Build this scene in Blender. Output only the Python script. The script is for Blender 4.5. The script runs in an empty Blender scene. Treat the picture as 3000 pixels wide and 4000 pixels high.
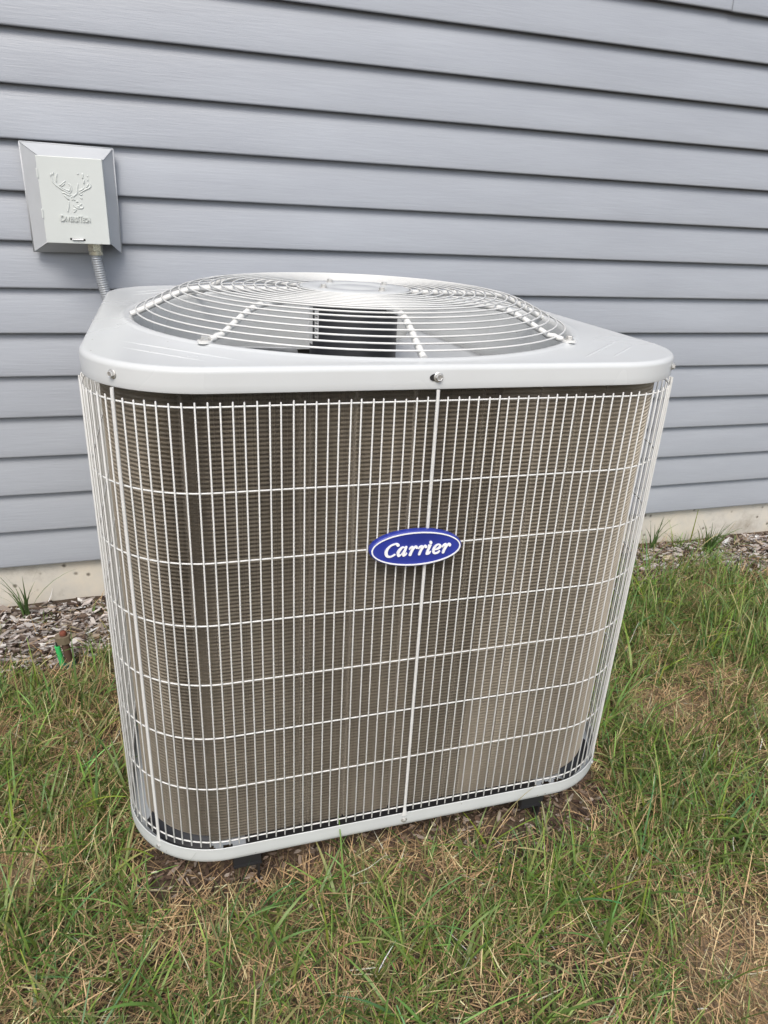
import bpy, bmesh, math, random
import numpy as np
from mathutils import Matrix, Vector

scene = bpy.context.scene
COL = scene.collection
PI = math.pi

# ---------------------------------------------------------------- camera
cam_d = bpy.data.cameras.new('camera')
cam = bpy.data.objects.new('camera', cam_d)
COL.objects.link(cam)
cam_d.sensor_fit = 'VERTICAL'
cam_d.sensor_height = 36.0
cam_d.sensor_width = 27.0
cam_d.lens = 1516.76 / 2212.0 * 36.0
cam_d.clip_start = 0.02
cam_d.clip_end = 2000.0
_r = (0.957737, -0.283100, 0.050930)
_u = (0.071511, 0.405841, 0.911142)
_f = (0.278613, 0.868992, -0.408934)
cam.matrix_world = Matrix(((_r[0], _u[0], -_f[0], -0.29435),
                           (_r[1], _u[1], -_f[1], -0.74288),
                           (_r[2], _u[2], -_f[2], 0.88242),
                           (0, 0, 0, 1)))
scene.camera = cam

# ---------------------------------------------------------------- world, sun, exposure
SUN_EL, SUN_AZ = 53.0, 200.0          # azimuth: compass-like angle of the sun from +Y, clockwise
world = bpy.data.worlds.new('World')
scene.world = world
world.use_nodes = True
wn = world.node_tree
wn.nodes.clear()
w_out = wn.nodes.new('ShaderNodeOutputWorld')
w_bg = wn.nodes.new('ShaderNodeBackground')
w_hsv = wn.nodes.new('ShaderNodeHueSaturation')
w_sky = wn.nodes.new('ShaderNodeTexSky')
w_sky.sky_type = 'NISHITA'
w_sky.sun_disc = False
w_sky.sun_elevation = math.radians(SUN_EL)
w_sky.sun_rotation = math.radians(SUN_AZ)
w_sky.air_density = 1.0
w_sky.dust_density = 3.0
w_sky.ozone_density = 1.0
w_hsv.inputs['Saturation'].default_value = 0.68   # a thin white overcast veil
w_bg.inputs['Strength'].default_value = 0.15
wn.links.new(w_sky.outputs['Color'], w_hsv.inputs['Color'])
wn.links.new(w_hsv.outputs['Color'], w_bg.inputs['Color'])
wn.links.new(w_bg.outputs['Background'], w_out.inputs['Surface'])

sun_d = bpy.data.lights.new('sun', 'SUN')
sun_d.energy = 1.5
sun_d.angle = math.radians(26)
sun_d.color = (1.0, 0.95, 0.87)
sun = bpy.data.objects.new('sun', sun_d)
COL.objects.link(sun)
_el, _az = math.radians(SUN_EL), math.radians(SUN_AZ)
_dir = Vector((math.sin(_az) * math.cos(_el), math.cos(_az) * math.cos(_el), math.sin(_el)))
sun.rotation_euler = _dir.to_track_quat('Z', 'Y').to_euler()
sun.location = _dir * 30

vs = scene.view_settings
scene.display_settings.display_device = 'sRGB'
vs.view_transform = 'Standard'
vs.look = 'None'
vs.exposure = 0.58
vs.gamma = 1.0
vs.use_curve_mapping = False
scene.render.engine = 'CYCLES'
scene.cycles.use_denoising = True
scene.cycles.denoiser = 'OPENIMAGEDENOISE'
scene.cycles.denoising_input_passes = 'RGB_ALBEDO_NORMAL'
scene.cycles.denoising_prefilter = 'ACCURATE'
scene.cycles.max_bounces = 8
scene.cycles.use_adaptive_sampling = False

random.seed(7)
rng = np.random.default_rng(11)

# ---------------------------------------------------------------- helpers
def tag(o, label=None, cat=None, group=None, kind=None):
    if label: o['label'] = label
    if cat: o['category'] = cat
    if group: o['group'] = group
    if kind: o['kind'] = kind
    return o

def link(name, me, parent=None, loc=None, rot=None):
    o = bpy.data.objects.new(name, me)
    COL.objects.link(o)
    if parent is not None: o.parent = parent
    if loc is not None: o.location = loc
    if rot is not None: o.rotation_euler = rot
    return o

def empty(name, loc=(0, 0, 0), rot=(0, 0, 0), parent=None):
    o = bpy.data.objects.new(name, None)
    o.empty_display_size = 0.05
    COL.objects.link(o)
    o.location = loc
    o.rotation_euler = rot
    if parent is not None: o.parent = parent
    return o

def mk(name, verts, faces, mat, smooth=False, auto=None):
    me = bpy.data.meshes.new(name)
    me.from_pydata([tuple(v) for v in verts], [], [tuple(f) for f in faces])
    me.materials.append(mat)
    if smooth:
        me.polygons.foreach_set('use_smooth', [True] * len(me.polygons))
        if auto is not None:
            me.set_sharp_from_angle(angle=math.radians(auto))
    me.update()
    return me

def fast_mesh(name, V, F, mat, cols=None, smooth=True):
    """V (n,3), F (m,k) arrays of equal size polygons, cols per vertex (n,3)"""
    me = bpy.data.meshes.new(name)
    V = np.ascontiguousarray(V, dtype=np.float32)
    F = np.ascontiguousarray(F, dtype=np.int32)
    m, k = F.shape
    me.vertices.add(len(V)); me.vertices.foreach_set('co', V.ravel())
    me.loops.add(m * k); me.loops.foreach_set('vertex_index', F.ravel())
    me.polygons.add(m)
    me.polygons.foreach_set('loop_start', np.arange(0, m * k, k, dtype=np.int32))
    try:
        me.polygons.foreach_set('loop_total', np.full(m, k, dtype=np.int32))
    except Exception:
        pass
    me.polygons.foreach_set('use_smooth', np.full(m, smooth, dtype=bool))
    if cols is not None:
        a = me.attributes.new('tint', 'FLOAT_COLOR', 'POINT')
        c4 = np.ones((len(V), 4), dtype=np.float32); c4[:, :3] = cols
        a.data.foreach_set('color', c4.ravel())
    me.materials.append(mat)
    me.update(calc_edges=True)
    me.validate()
    return me

class MB:
    """collects pieces of ONE part"""
    def __init__(s): s.v = []; s.f = []
    def add(s, V, F):
        b = len(s.v); s.v += [tuple(x) for x in V]; s.f += [tuple(i + b for i in f) for f in F]; return s
    def box(s, x0, x1, y0, y1, z0, z1):
        V = [(x, y, z) for z in (z0, z1) for y in (y0, y1) for x in (x0, x1)]
        return s.add(V, [(0, 2, 3, 1), (4, 5, 7, 6), (0, 1, 5, 4), (2, 6, 7, 3), (0, 4, 6, 2), (1, 3, 7, 5)])
    def tube(s, path, r, n=8, closed=False, cap=True):
        P = [Vector(p) for p in path]; m = len(P)
        rr = r if isinstance(r, (list, tuple)) else [r] * m
        V = []; F = []
        t0 = ((P[1] - P[0]) if not closed else (P[1] - P[-1])).normalized()
        up = Vector((0, 0, 1)) if abs(t0.z) < 0.9 else Vector((1, 0, 0))
        nrm = t0.cross(up).normalized()
        for i in range(m):
            a = P[i - 1] if (i > 0 or closed) else P[i]
            b = P[(i + 1) % m] if (i < m - 1 or closed) else P[i]
            t = (b - a).normalized()
            nrm = (nrm - t * nrm.dot(t)).normalized()
            bn = t.cross(nrm)
            for k in range(n):
                an = 2 * PI * k / n
                V.append(P[i] + nrm * (math.cos(an) * rr[i]) + bn * (math.sin(an) * rr[i]))
        for i in range(m if closed else m - 1):
            j = (i + 1) % m
            for k in range(n):
                k2 = (k + 1) % n
                F.append((i * n + k, i * n + k2, j * n + k2, j * n + k))
        if cap and not closed:
            F.append(tuple(range(n - 1, -1, -1))); F.append(tuple((m - 1) * n + k for k in range(n)))
        return s.add(V, F)
    def lathe(s, prof, n=32, c=(0, 0, 0)):
        V = []; F = []; m = len(prof)
        for (r, z) in prof:
            for k in range(n):
                a = 2 * PI * k / n
                V.append((c[0] + r * math.cos(a), c[1] + r * math.sin(a), c[2] + z))
        for i in range(m - 1):
            for k in range(n):
                k2 = (k + 1) % n
                F.append((i * n + k, i * n + k2, (i + 1) * n + k2, (i + 1) * n + k))
        return s.add(V, F)
    def me(s, name, mat, smooth=False, auto=None): return mk(name, s.v, s.f, mat, smooth, auto)
    def obj(s, name, mat, parent=None, smooth=False, auto=None, loc=None, rot=None):
        return link(name, s.me(name, mat, smooth, auto), parent, loc, rot)

# ---------------------------------------------------------------- materials
def newmat(name):
    m = bpy.data.materials.new(name); m.use_nodes = True
    nt = m.node_tree
    return m, nt, nt.nodes['Principled BSDF']

def N(nt, typ, **kw):
    n = nt.nodes.new(typ)
    for k, v in kw.items():
        if k in n.inputs: n.inputs[k].default_value = v
        else: setattr(n, k, v)
    return n

def ramp(nt, fac, stops):
    r = nt.nodes.new('ShaderNodeValToRGB')
    els = r.color_ramp.elements
    while len(els) < len(stops): els.new(0.5)
    for e, (p, c) in zip(els, stops):
        e.position = p; e.color = (*c, 1) if len(c) == 3 else c
    nt.links.new(fac, r.inputs['Fac'])
    return r.outputs['Color']

def mapped(nt, scale, coord='Object'):
    tc = nt.nodes.new('ShaderNodeTexCoord'); mp = nt.nodes.new('ShaderNodeMapping')
    mp.inputs['Scale'].default_value = scale
    nt.links.new(tc.outputs[coord], mp.inputs['Vector'])
    return mp.outputs['Vector']

def noise(nt, vec, scale, detail=3, rough=0.55):
    n = nt.nodes.new('ShaderNodeTexNoise')
    n.inputs['Scale'].default_value = scale; n.inputs['Detail'].default_value = detail; n.inputs['Roughness'].default_value = rough
    nt.links.new(vec, n.inputs['Vector'])
    return n.outputs['Fac']

def bump(nt, h, strength, dist, bs, prev=None):
    b = nt.nodes.new('ShaderNodeBump')
    b.inputs['Strength'].default_value = strength; b.inputs['Distance'].default_value = dist
    nt.links.new(h, b.inputs['Height'])
    if prev is not None: nt.links.new(prev, b.inputs['Normal'])
    nt.links.new(b.outputs['Normal'], bs.inputs['Normal'])
    return b.outputs['Normal']

def paint(name, col, rough=0.4, metal=0.0, dirt=0.06, scale=40, spec=0.5, bmp=0.0, dirt_col=None):
    m, nt, bs = newmat(name)
    v = mapped(nt, (1, 1, 1))
    f = noise(nt, v, scale, 4)
    d = dirt_col or tuple(c * 0.72 for c in col)
    mixlo = tuple(col[i] * (1 - dirt * 2.2) + d[i] * dirt * 2.2 for i in range(3))
    c = ramp(nt, f, [(0.32, mixlo), (0.62, col)])
    nt.links.new(c, bs.inputs['Base Color'])
    r = nt.nodes.new('ShaderNodeMapRange')
    r.inputs['To Min'].default_value = max(0.02, rough - 0.07); r.inputs['To Max'].default_value = rough + 0.07
    nt.links.new(noise(nt, v, scale * 0.6, 2), r.inputs['Value'])
    nt.links.new(r.outputs['Result'], bs.inputs['Roughness'])
    bs.inputs['Metallic'].default_value = metal
    bs.inputs['Specular IOR Level'].default_value = spec
    if bmp: bump(nt, noise(nt, v, 900, 2), bmp, 0.0004, bs)
    return m

M_CAP = paint('powder_coat_grey', (0.53, 0.545, 0.545), 0.26, 0, 0.07, 9, 0.4, 0.02, (0.42, 0.41, 0.38))
M_WIRE = paint('wire_coating', (0.61, 0.61, 0.59), 0.38, 0, 0.08, 60, 0.5)
M_RAIL = paint('base_rail_grey', (0.50, 0.515, 0.505), 0.42, 0, 0.10, 18, 0.5, 0.1)
M_ZINC = paint('galvanized_pan', (0.52, 0.56, 0.60), 0.38, 0.35, 0.12, 25)
M_BLACK = paint('black_plastic', (0.018, 0.018, 0.020), 0.45, 0, 0.1, 50)
M_MOTOR = paint('motor_black', (0.025, 0.026, 0.029), 0.5, 0, 0.1, 30)
M_DARK = paint('dark_opening', (0.012, 0.011, 0.010), 0.7)
M_SCREW = paint('zinc_screw', (0.62, 0.61, 0.58), 0.35, 0.75, 0.12, 160)
M_WHITE = paint('badge_white', (0.80, 0.80, 0.80), 0.35)
M_BLUE = paint('badge_blue', (0.022, 0.036, 0.26), 0.42, 0, 0.06, 60)
M_STICK = paint('sticker', (0.70, 0.70, 0.68), 0.5)
M_BOX = paint('disconnect_paint', (0.53, 0.555, 0.535), 0.38, 0, 0.05, 20, 0.5, 0.08)
M_FLASH = paint('flashing_grey', (0.42, 0.435, 0.45), 0.36, 0.0, 0.08, 30)
M_BRASS = paint('fitting_zinc', (0.55, 0.53, 0.42), 0.28, 0.8, 0.15, 120)
M_FLEX = paint('flex_conduit', (0.33, 0.345, 0.36), 0.35, 0.35, 0.12, 60)
M_RUST = paint('rusty_rod', (0.105, 0.060, 0.042), 0.75, 0.1, 0.2, 90)
M_RUSTR = paint('red_rust', (0.16, 0.045, 0.025), 0.85, 0, 0.2, 120)
M_CLAMP = paint('bronze_clamp', (0.21, 0.17, 0.115), 0.6, 0.3, 0.2, 90)
M_GREEN = paint('green_insulation', (0.05, 0.48, 0.13), 0.4, 0, 0.05, 60)
M_TEAL = paint('teal_sleeve', (0.025, 0.13, 0.10), 0.55, 0, 0.15, 60)

def speckle(m, scale, thr, col):
    nt = m.node_tree; bs = nt.nodes['Principled BSDF']
    src = bs.inputs['Base Color'].links[0].from_socket
    v = mapped(nt, (1, 1, 1))
    vo = nt.nodes.new('ShaderNodeTexVoronoi'); vo.inputs['Scale'].default_value = scale; nt.links.new(v, vo.inputs['Vector'])
    lt = nt.nodes.new('ShaderNodeMath'); lt.operation = 'LESS_THAN'; lt.inputs[1].default_value = thr
    nt.links.new(vo.outputs['Distance'], lt.inputs[0])
    pick = nt.nodes.new('ShaderNodeMath'); pick.operation = 'GREATER_THAN'; pick.inputs[1].default_value = 0.72
    sep = nt.nodes.new('ShaderNodeSeparateColor'); nt.links.new(vo.outputs['Color'], sep.inputs['Color']); nt.links.new(sep.outputs[0], pick.inputs[0])
    mu = nt.nodes.new('ShaderNodeMath'); mu.operation = 'MULTIPLY'; nt.links.new(lt.outputs[0], mu.inputs[0]); nt.links.new(pick.outputs[0], mu.inputs[1])
    mc = nt.nodes.new('ShaderNodeMix'); mc.data_type = 'RGBA'
    nt.links.new(mu.outputs[0], mc.inputs[0]); nt.links.new(src, mc.inputs[6]); mc.inputs[7].default_value = (*col, 1)
    nt.links.new(mc.outputs[2], bs.inputs['Base Color'])
speckle(M_CAP, 45, 0.05, (0.26, 0.24, 0.20))
speckle(M_RAIL, 90, 0.09, (0.30, 0.27, 0.22))

def siding_mat():
    m, nt, bs = newmat('vinyl_siding')
    oi = nt.nodes.new('ShaderNodeObjectInfo'); tc = nt.nodes.new('ShaderNodeTexCoord')
    sc = nt.nodes.new('ShaderNodeVectorMath'); sc.operation = 'MULTIPLY_ADD'
    sc.inputs[1].default_value = (37.0, 11.0, 5.0)
    nt.links.new(oi.outputs['Random'], sc.inputs[0]); nt.links.new(tc.outputs['Object'], sc.inputs[2])
    def sm(scale):
        mp = nt.nodes.new('ShaderNodeMapping'); mp.inputs['Scale'].default_value = scale
        nt.links.new(sc.outputs[0], mp.inputs['Vector']); return mp.outputs['Vector']
    v = sm((1.6, 1, 26))
    g1 = noise(nt, v, 10, 6, 0.65)
    v2 = sm((0.9, 1, 5))
    g2 = noise(nt, v2, 3, 3)
    mx = nt.nodes.new('ShaderNodeMath'); mx.operation = 'MULTIPLY_ADD'
    nt.links.new(g1, mx.inputs[0]); mx.inputs[1].default_value = 0.3; nt.links.new(g2, mx.inputs[2])
    c = ramp(nt, mx.outputs[0], [(0.35, (0.280, 0.297, 0.328)), (0.9, (0.330, 0.350, 0.384))])
    nt.links.new(c, bs.inputs['Base Color'])
    bs.inputs['Roughness'].default_value = 0.42
    n1 = bump(nt, g1, 0.40, 0.0014, bs)
    v3 = sm((1, 1, 1))
    bump(nt, noise(nt, v3, 2.2, 2), 0.25, 0.012, bs, n1)
    return m
M_SIDING = siding_mat()

def concrete_mat():
    m, nt, bs = newmat('foundation_concrete')
    v = mapped(nt, (1, 1, 1))
    a = noise(nt, v, 7, 5, 0.6); b = noise(nt, v, 45, 4, 0.7)
    mx = nt.nodes.new('ShaderNodeMath'); mx.operation = 'MULTIPLY_ADD'
    nt.links.new(b, mx.inputs[0]); mx.inputs[1].default_value = 0.35; nt.links.new(a, mx.inputs[2])
    c = ramp(nt, mx.outputs[0], [(0.40, (0.34, 0.305, 0.25)), (0.62, (0.53, 0.505, 0.45)), (0.85, (0.60, 0.55, 0.46))])
    vo = nt.nodes.new('ShaderNodeTexVoronoi'); vo.inputs['Scale'].default_value = 24
    nt.links.new(v, vo.inputs['Vector'])
    pits = nt.nodes.new('ShaderNodeMapRange'); pits.inputs['From Min'].default_value = 0.05; pits.inputs['From Max'].default_value = 0.16
    nt.links.new(vo.outputs['Distance'], pits.inputs['Value'])
    mc = nt.nodes.new('ShaderNodeMix'); mc.data_type = 'RGBA'
    nt.links.new(pits.outputs['Result'], mc.inputs[0]); mc.inputs[6].default_value = (0.17, 0.15, 0.12, 1); nt.links.new(c, mc.inputs[7])
    nt.links.new(mc.outputs[2], bs.inputs['Base Color'])
    bs.inputs['Roughness'].default_value = 0.9
    n1 = bump(nt, mx.outputs[0], 0.5, 0.004, bs)
    bump(nt, pits.outputs['Result'], 0.5, 0.003, bs, n1)
    return m
M_CONC = concrete_mat()

def soil_mat():
    m, nt, bs = newmat('thatch_soil')
    v = mapped(nt, (1, 1, 1))
    a = noise(nt, v, 4.5, 4, 0.6); b = noise(nt, v, 160, 5, 0.7)
    mx = nt.nodes.new('ShaderNodeMath'); mx.operation = 'MULTIPLY_ADD'
    nt.links.new(b, mx.inputs[0]); mx.inputs[1].default_value = 0.7; nt.links.new(a, mx.inputs[2])
    at = nt.nodes.new('ShaderNodeAttribute'); at.attribute_name = 'tint'
    sepd = nt.nodes.new('ShaderNodeSeparateColor'); nt.links.new(at.outputs['Color'], sepd.inputs['Color'])
    c = ramp(nt, mx.outputs[0], [(0.50, (0.022, 0.015, 0.010)), (0.85, (0.070, 0.047, 0.030)), (1.1, (0.18, 0.125, 0.075))])
    dry = ramp(nt, mx.outputs[0], [(0.45, (0.20, 0.135, 0.08)), (0.95, (0.42, 0.31, 0.195))])
    mcd = nt.nodes.new('ShaderNodeMix'); mcd.data_type = 'RGBA'
    nt.links.new(sepd.outputs[0], mcd.inputs[0]); nt.links.new(c, mcd.inputs[6]); nt.links.new(dry, mcd.inputs[7])
    c = mcd.outputs[2]
    nt.links.new(c, bs.inputs['Base Color'])
    bs.inputs['Roughness'].default_value = 0.95
    bump(nt, b, 0.8, 0.006, bs)
    return m
M_SOIL = soil_mat()

def tint_mat(name, rough=0.6, trans=0.0, spec=0.3):
    m, nt, bs = newmat(name)
    at = nt.nodes.new('ShaderNodeAttribute'); at.attribute_name = 'tint'
    nt.links.new(at.outputs['Color'], bs.inputs['Base Color'])
    bs.inputs['Roughness'].default_value = rough
    bs.inputs['Specular IOR Level'].default_value = spec
    if trans:
        out = nt.nodes['Material Output']
        tr = nt.nodes.new('ShaderNodeBsdfTranslucent'); mix = nt.nodes.new('ShaderNodeMixShader')
        nt.links.new(at.outputs['Color'], tr.inputs['Color'])
        mix.inputs[0].default_value = trans
        nt.links.new(bs.outputs['BSDF'], mix.inputs[1]); nt.links.new(tr.outputs['BSDF'], mix.inputs[2])
        nt.links.new(mix.outputs['Shader'], out.inputs['Surface'])
    return m
M_GRASS = tint_mat('grass_blade', 0.45, 0.25, 0.4)
M_STRAW = tint_mat('dead_grass', 0.7, 0.15, 0.25)
M_CHIP = tint_mat('bark_chip', 0.85, 0, 0.2)

def fin_mat():
    m, nt, bs = newmat('coil_fin_aluminium')
    v = mapped(nt, (1, 1, 0.25))
    a = noise(nt, v, 14, 4, 0.6)
    c = ramp(nt, a, [(0.3, (0.40, 0.355, 0.29)), (0.7, (0.55, 0.495, 0.41))])
    nt.links.new(c, bs.inputs['Base Color'])
    bs.inputs['Metallic'].default_value = 0.25
    bs.inputs['Roughness'].default_value = 0.42
    return m
M_FIN = fin_mat()
M_CORE = paint('coil_core', (0.23, 0.205, 0.17), 0.8, 0, 0.3, 80)
LETTERS = [
    [[(-232,73),(-237,88),(-256,101),(-282,102),(-313,97),(-348,84),(-381,59),(-408,28),(-422,-3),(-423,-36),(-412,-63),(-392,-82),(-360,-90),(-329,-86),(-299,-72),(-277,-57),(-279,-48),(-289,-45),(-309,-57),(-335,-68),(-359,-65),(-376,-50),(-383,-21),(-381,7),(-367,39),(-342,65),(-312,78),(-286,82),(-276,77),(-272,65),(-260,56),(-242,58)]],
    [[(-129,46),(-156,46),(-162,36),(-175,47),(-197,46),(-225,30),(-250,2),(-264,-28),(-264,-56),(-254,-81),(-235,-90),(-214,-80),(-193,-58),(-189,-78),(-182,-88),(-168,-90),(-146,-82),(-130,-60),(-126,-46),(-133,-41),(-143,-56),(-152,-60),(-153,-50),(-142,-11)], [(-176,28),(-189,27),(-207,2),(-224,-27),(-227,-50),(-219,-61),(-206,-55),(-186,-26),(-170,6),(-166,22)]],
    [[(-105,-3),(-101,16),(-82,36),(-60,44),(-45,37),(-43,23),(-35,36),(-17,45),(3,40),(13,22),(10,6),(-3,0),(-15,8),(-18,15),(-28,9),(-47,-20),(-62,-57),(-72,-87),(-103,-86),(-96,-58),(-83,-21),(-73,9),(-81,14),(-95,-1)]],
    [[(16,-3),(20,12),(38,34),(65,43),(78,37),(79,23),(90,34),(108,44),(126,39),(136,23),(134,6),(120,-1),(108,6),(105,16),(95,9),(76,-20),(61,-54),(48,-89),(22,-89),(27,-58),(40,-21),(48,7),(42,12),(27,-3)]],
    [[(153,42),(191,41),(189,25),(174,-17),(161,-54),(158,-71),(167,-64),(184,-48),(193,-52),(183,-76),(162,-93),(139,-95),(125,-92),(123,-75),(131,-46),(145,0)]],
    [[(201,70),(199,59),(192,52),(182,50),(172,54),(165,62),(162,74),(165,84),(172,92),(182,94),(192,90),(199,81)]],
    [[(208,-34),(219,-2),(244,27),(275,42),(302,42),(324,29),(331,9),(321,-16),(295,-33),(263,-40),(244,-40),(244,-57),(250,-72),(264,-76),(284,-68),(306,-51),(316,-52),(316,-62),(299,-84),(273,-96),(245,-97),(221,-84),(208,-61)], [(246,-21),(251,-5),(268,18),(287,28),(294,20),(292,3),(279,-12),(259,-21)]],
    [[(336,-6),(340,8),(358,33),(385,44),(400,37),(402,20),(412,33),(432,43),(451,38),(460,21),(457,5),(443,-6),(428,3),(425,10),(415,2),(398,-26),(383,-61),(371,-94),(344,-92),(348,-62),(361,-25),(369,3),(363,9),(347,-8)]],
]
DEER = [[(-359,402),(-333,301),(-276,240),(-198,186),(-125,145),(-63,109)],[(-311,474),(-324,423)],[(-353,447),(-363,395)],[(-242,453),(-270,388),(-274,305)],[(-115,332),(-216,256),(-236,252)],[(-133,286),(-206,225)],[(-195,212),(-83,166),(-55,181),(-56,220)],[(-67,290),(-38,259),(-21,189),(-55,122)],[(104,293),(80,201),(65,128),(6,80),(-52,90)],[(96,110),(169,166),(296,231),(326,266),(325,311)],[(109,170),(180,206),(197,239)],[(290,303),(250,236)],[(205,478),(198,388)],[(227,383),(210,298)],[(290,441),(297,435)],[(281,370),(289,362)],[(112,470),(130,461)],[(-206,128),(-154,117),(-92,88),(-53,83)],[(-172,84),(-89,3)],[(114,98),(162,114)],[(117,66),(146,28)],[(-51,51),(9,54)],[(-43,5),(-1,21),(16,-5)],[(33,-24),(73,-22)],[(-26,-73),(27,-130),(93,-140),(141,-131),(159,-90)],[(100,-80),(129,-59)],[(-30,-165),(17,-156)],[(36,-109),(90,-107)],[(-99,-23),(-111,-116),(-136,-216)],[(23,-163),(-30,-218)]]
# ================================================================ SETTING
WALL_Y = 0.9283          # plane of the siding's lower lips
Z0 = 0.02205             # lower edge of the lowest course
EXP = 0.092666           # course exposure

def vnoise(x, y, s, seed=0.0):
    return (np.sin(x * s * 1.31 + y * s * 0.77 + seed) + np.sin(-x * s * 0.63 + y * s * 1.47 + seed * 2.1 + 1.3)
            + np.sin(x * s * 2.17 - y * s * 1.11 + seed * 0.7 + 4.1) * 0.6 + np.sin(x * s * 0.41 + y * s * 2.9 + seed * 3.3) * 0.6) / 3.2

def gh(x, y):
    x = np.asarray(x, dtype=float); y = np.asarray(y, dtype=float)
    t = np.clip(y / 0.93, 0, 1)
    base = -0.066 - 0.027 * t * t * (3 - 2 * t)
    near = np.clip(1 - (np.hypot(x - 0.2, y - 0.2) - 2) / 4, 0, 1)
    return base + near * (0.005 * vnoise(x, y, 7.0, 0.4) + 0.003 * vnoise(x, y, 19.0, 2.0))

def sstep(a, b, v):
    t = np.clip((v - a) / (b - a), 0, 1); return t * t * (3 - 2 * t)

def footprint(x, y, m=0.0):
    return (np.abs(x) < 0.395 + m) & (y > -m) & (y < 0.785 + m)

def mulchness(x, y):
    wob = 0.05 * vnoise(x, y, 9.0, 5.0)
    left = sstep(0.60, 0.70, y + wob) * (x < 0.0)
    right = 0.95 * sstep(0.70, 0.80, y + 1.5 * wob) * (x >= 0.0)
    patch = 0.85 * (1 - sstep(0.05, 0.13, np.hypot((x - 0.26) * 0.8, y - 0.01) + wob))
    patch2 = 0.8 * (1 - sstep(0.03, 0.09, np.hypot(x + 0.27, y - 0.01) + wob))
    m = np.maximum(np.maximum(left, right), np.maximum(patch, patch2))
    return np.where(footprint(x, y, -0.01), 1.0, m)

def blob(x, y, cx, cy, r):
    return np.exp(-((x - cx) ** 2 + (y - cy) ** 2) / (r * r))

def greenness(x, y):
    g = 0.50 + 0.42 * vnoise(x, y, 8.5, 1.0) + 0.26 * vnoise(x, y, 21.0, 3.0)
    g = g + 0.55 * blob(x, y, 0.50, -0.05, 0.13) + 0.5 * blob(x, y, 0.95, 0.55, 0.30) + 0.35 * blob(x, y, -0.07, -0.17, 0.11)
    g = g + 0.30 * blob(x, y, -0.52, 0.30, 0.22) + 0.35 * blob(x, y, 0.62, 0.45, 0.16) + 0.3 * blob(x, y, -0.33, 0.02, 0.1)
    g = g + 0.35 * blob(x, y, 0.30, -0.19, 0.09)
    g = g - 0.85 * blob(x, y, 0.41, -0.34, 0.12) - 0.9 * blob(x, y, -0.575, 0.105, 0.065) - 0.65 * blob(x, y, 0.66, 0.20, 0.09)
    g = g - 1.2 * blob(x, y, -0.545, 0.63, 0.045)
    g = g - 0.40 * blob(x, y, 0.02, -0.05, 0.10) - 0.3 * blob(x, y, 0.85, 0.30, 0.10) - 0.3 * blob(x, y, -0.2, -0.13, 0.06)
    return np.clip(g, 0.02, 1.0)

# ---- ground sheet to the horizon
def axis(a, b, step, far):
    c = list(np.arange(a, b + 1e-6, step)); lo = []; hi = []; d = step * 2
    v = a
    while v > -far: v -= d; lo.append(v); d *= 1.5
    v = b; d = step * 2
    while v < far: v += d; hi.append(v); d *= 1.5
    return np.array(lo[::-1] + c + hi)
gx = axis(-1.5, 2.4, 0.015, 300); gy = axis(-1.3, 1.0, 0.015, 300)
GX, GY = np.meshgrid(gx, gy)
GV = np.stack([GX.ravel(), GY.ravel(), gh(GX.ravel(), GY.ravel())], 1)
nx, ny = len(gx), len(gy)
ii = (np.arange(ny - 1)[:, None] * nx + np.arange(nx - 1)[None]).ravel()
GF = np.stack([ii, ii + 1, ii + nx + 1, ii + nx], 1)
def dryness(x, y):
    d = 1.2 * blob(x, y, 0.43, -0.36, 0.13) + 1.2 * blob(x, y, -0.575, 0.105, 0.06) + 0.9 * blob(x, y, 0.66, 0.20, 0.08) + 0.5 * blob(x, y, -0.22, -0.12, 0.05) + 0.6 * blob(x, y, 0.9, 0.22, 0.08)
    return np.clip(d + 0.25 * vnoise(x, y, 23.0, 6.0) * (d > 0.1), 0, 1)
DR = dryness(GV[:, 0], GV[:, 1])
lawn = link('ground', fast_mesh('ground', GV, GF, M_SOIL, np.stack([DR, DR, DR], 1)))
tag(lawn, 'brown soil and thatch of the patchy lawn in front of the wall', 'ground', kind='structure')

# ---- house wall: siding courses and foundation
house = empty('house_wall', (0, WALL_Y, -0.093))
tag(house, 'grey lap-sided house wall on a low concrete foundation behind the air conditioner', 'wall')
def course_mesh(name, x0, x1):
    # profile in (y, z), from the return under the lip over the lip up the face
    prof = [(0.0235, 0.0230), (0.0085, 0.0205), (0.0060, 0.0170), (0.0048, 0.0040), (0.0038, 0.0002), (0.0025, 0.0000), (0.0008, 0.0007), (0.0001, 0.0022), (0.0000, 0.0045),
            (0.0014, 0.020), (0.0048, 0.045), (0.0092, 0.070), (0.0145, 0.0905), (0.0200, 0.1000), (0.0235, 0.1070)]
    xs = np.linspace(x0, x1, max(2, int((x1 - x0) / 0.5) + 1))
    V = []; F = []; n = len(prof)
    for x in xs:
        for (y, z) in prof: V.append((x, y, z))
    for i in range(len(xs) - 1):
        for k in range(n - 1):
            a = i * n + k
            F.append((a, a + n, a + n + 1, a + 1))
    return mk(name, V, F, M_SIDING, True, 60)
me_full = course_mesh('siding_plank', -3.2, 4.6)
me_left = course_mesh('siding_plank', -3.2, 1.034)
me_right = course_mesh('siding_plank', 1.0245, 4.6)
for k in range(0, 33):
    z = Z0 + k * EXP + 0.093
    if k == 14:
        link('siding_plank', me_left, house, (0, 0.0, z))
        link('siding_plank', me_right, house, (0, -0.0022, z - 0.0016))
    else:
        link('siding_plank', me_full, house, (0, random.gauss(0, 0.0004), z + random.gauss(0, 0.0004)), (random.gauss(0, 0.004), 0, 0))
MB().box(-3.2, 4.6, 0.0240, 0.20, 0.10, 3.3).obj('sheathing', M_CONC, house)
fnd = MB()
xs = np.linspace(-3.2, 4.6, 120)
V = []; F = []
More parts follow.
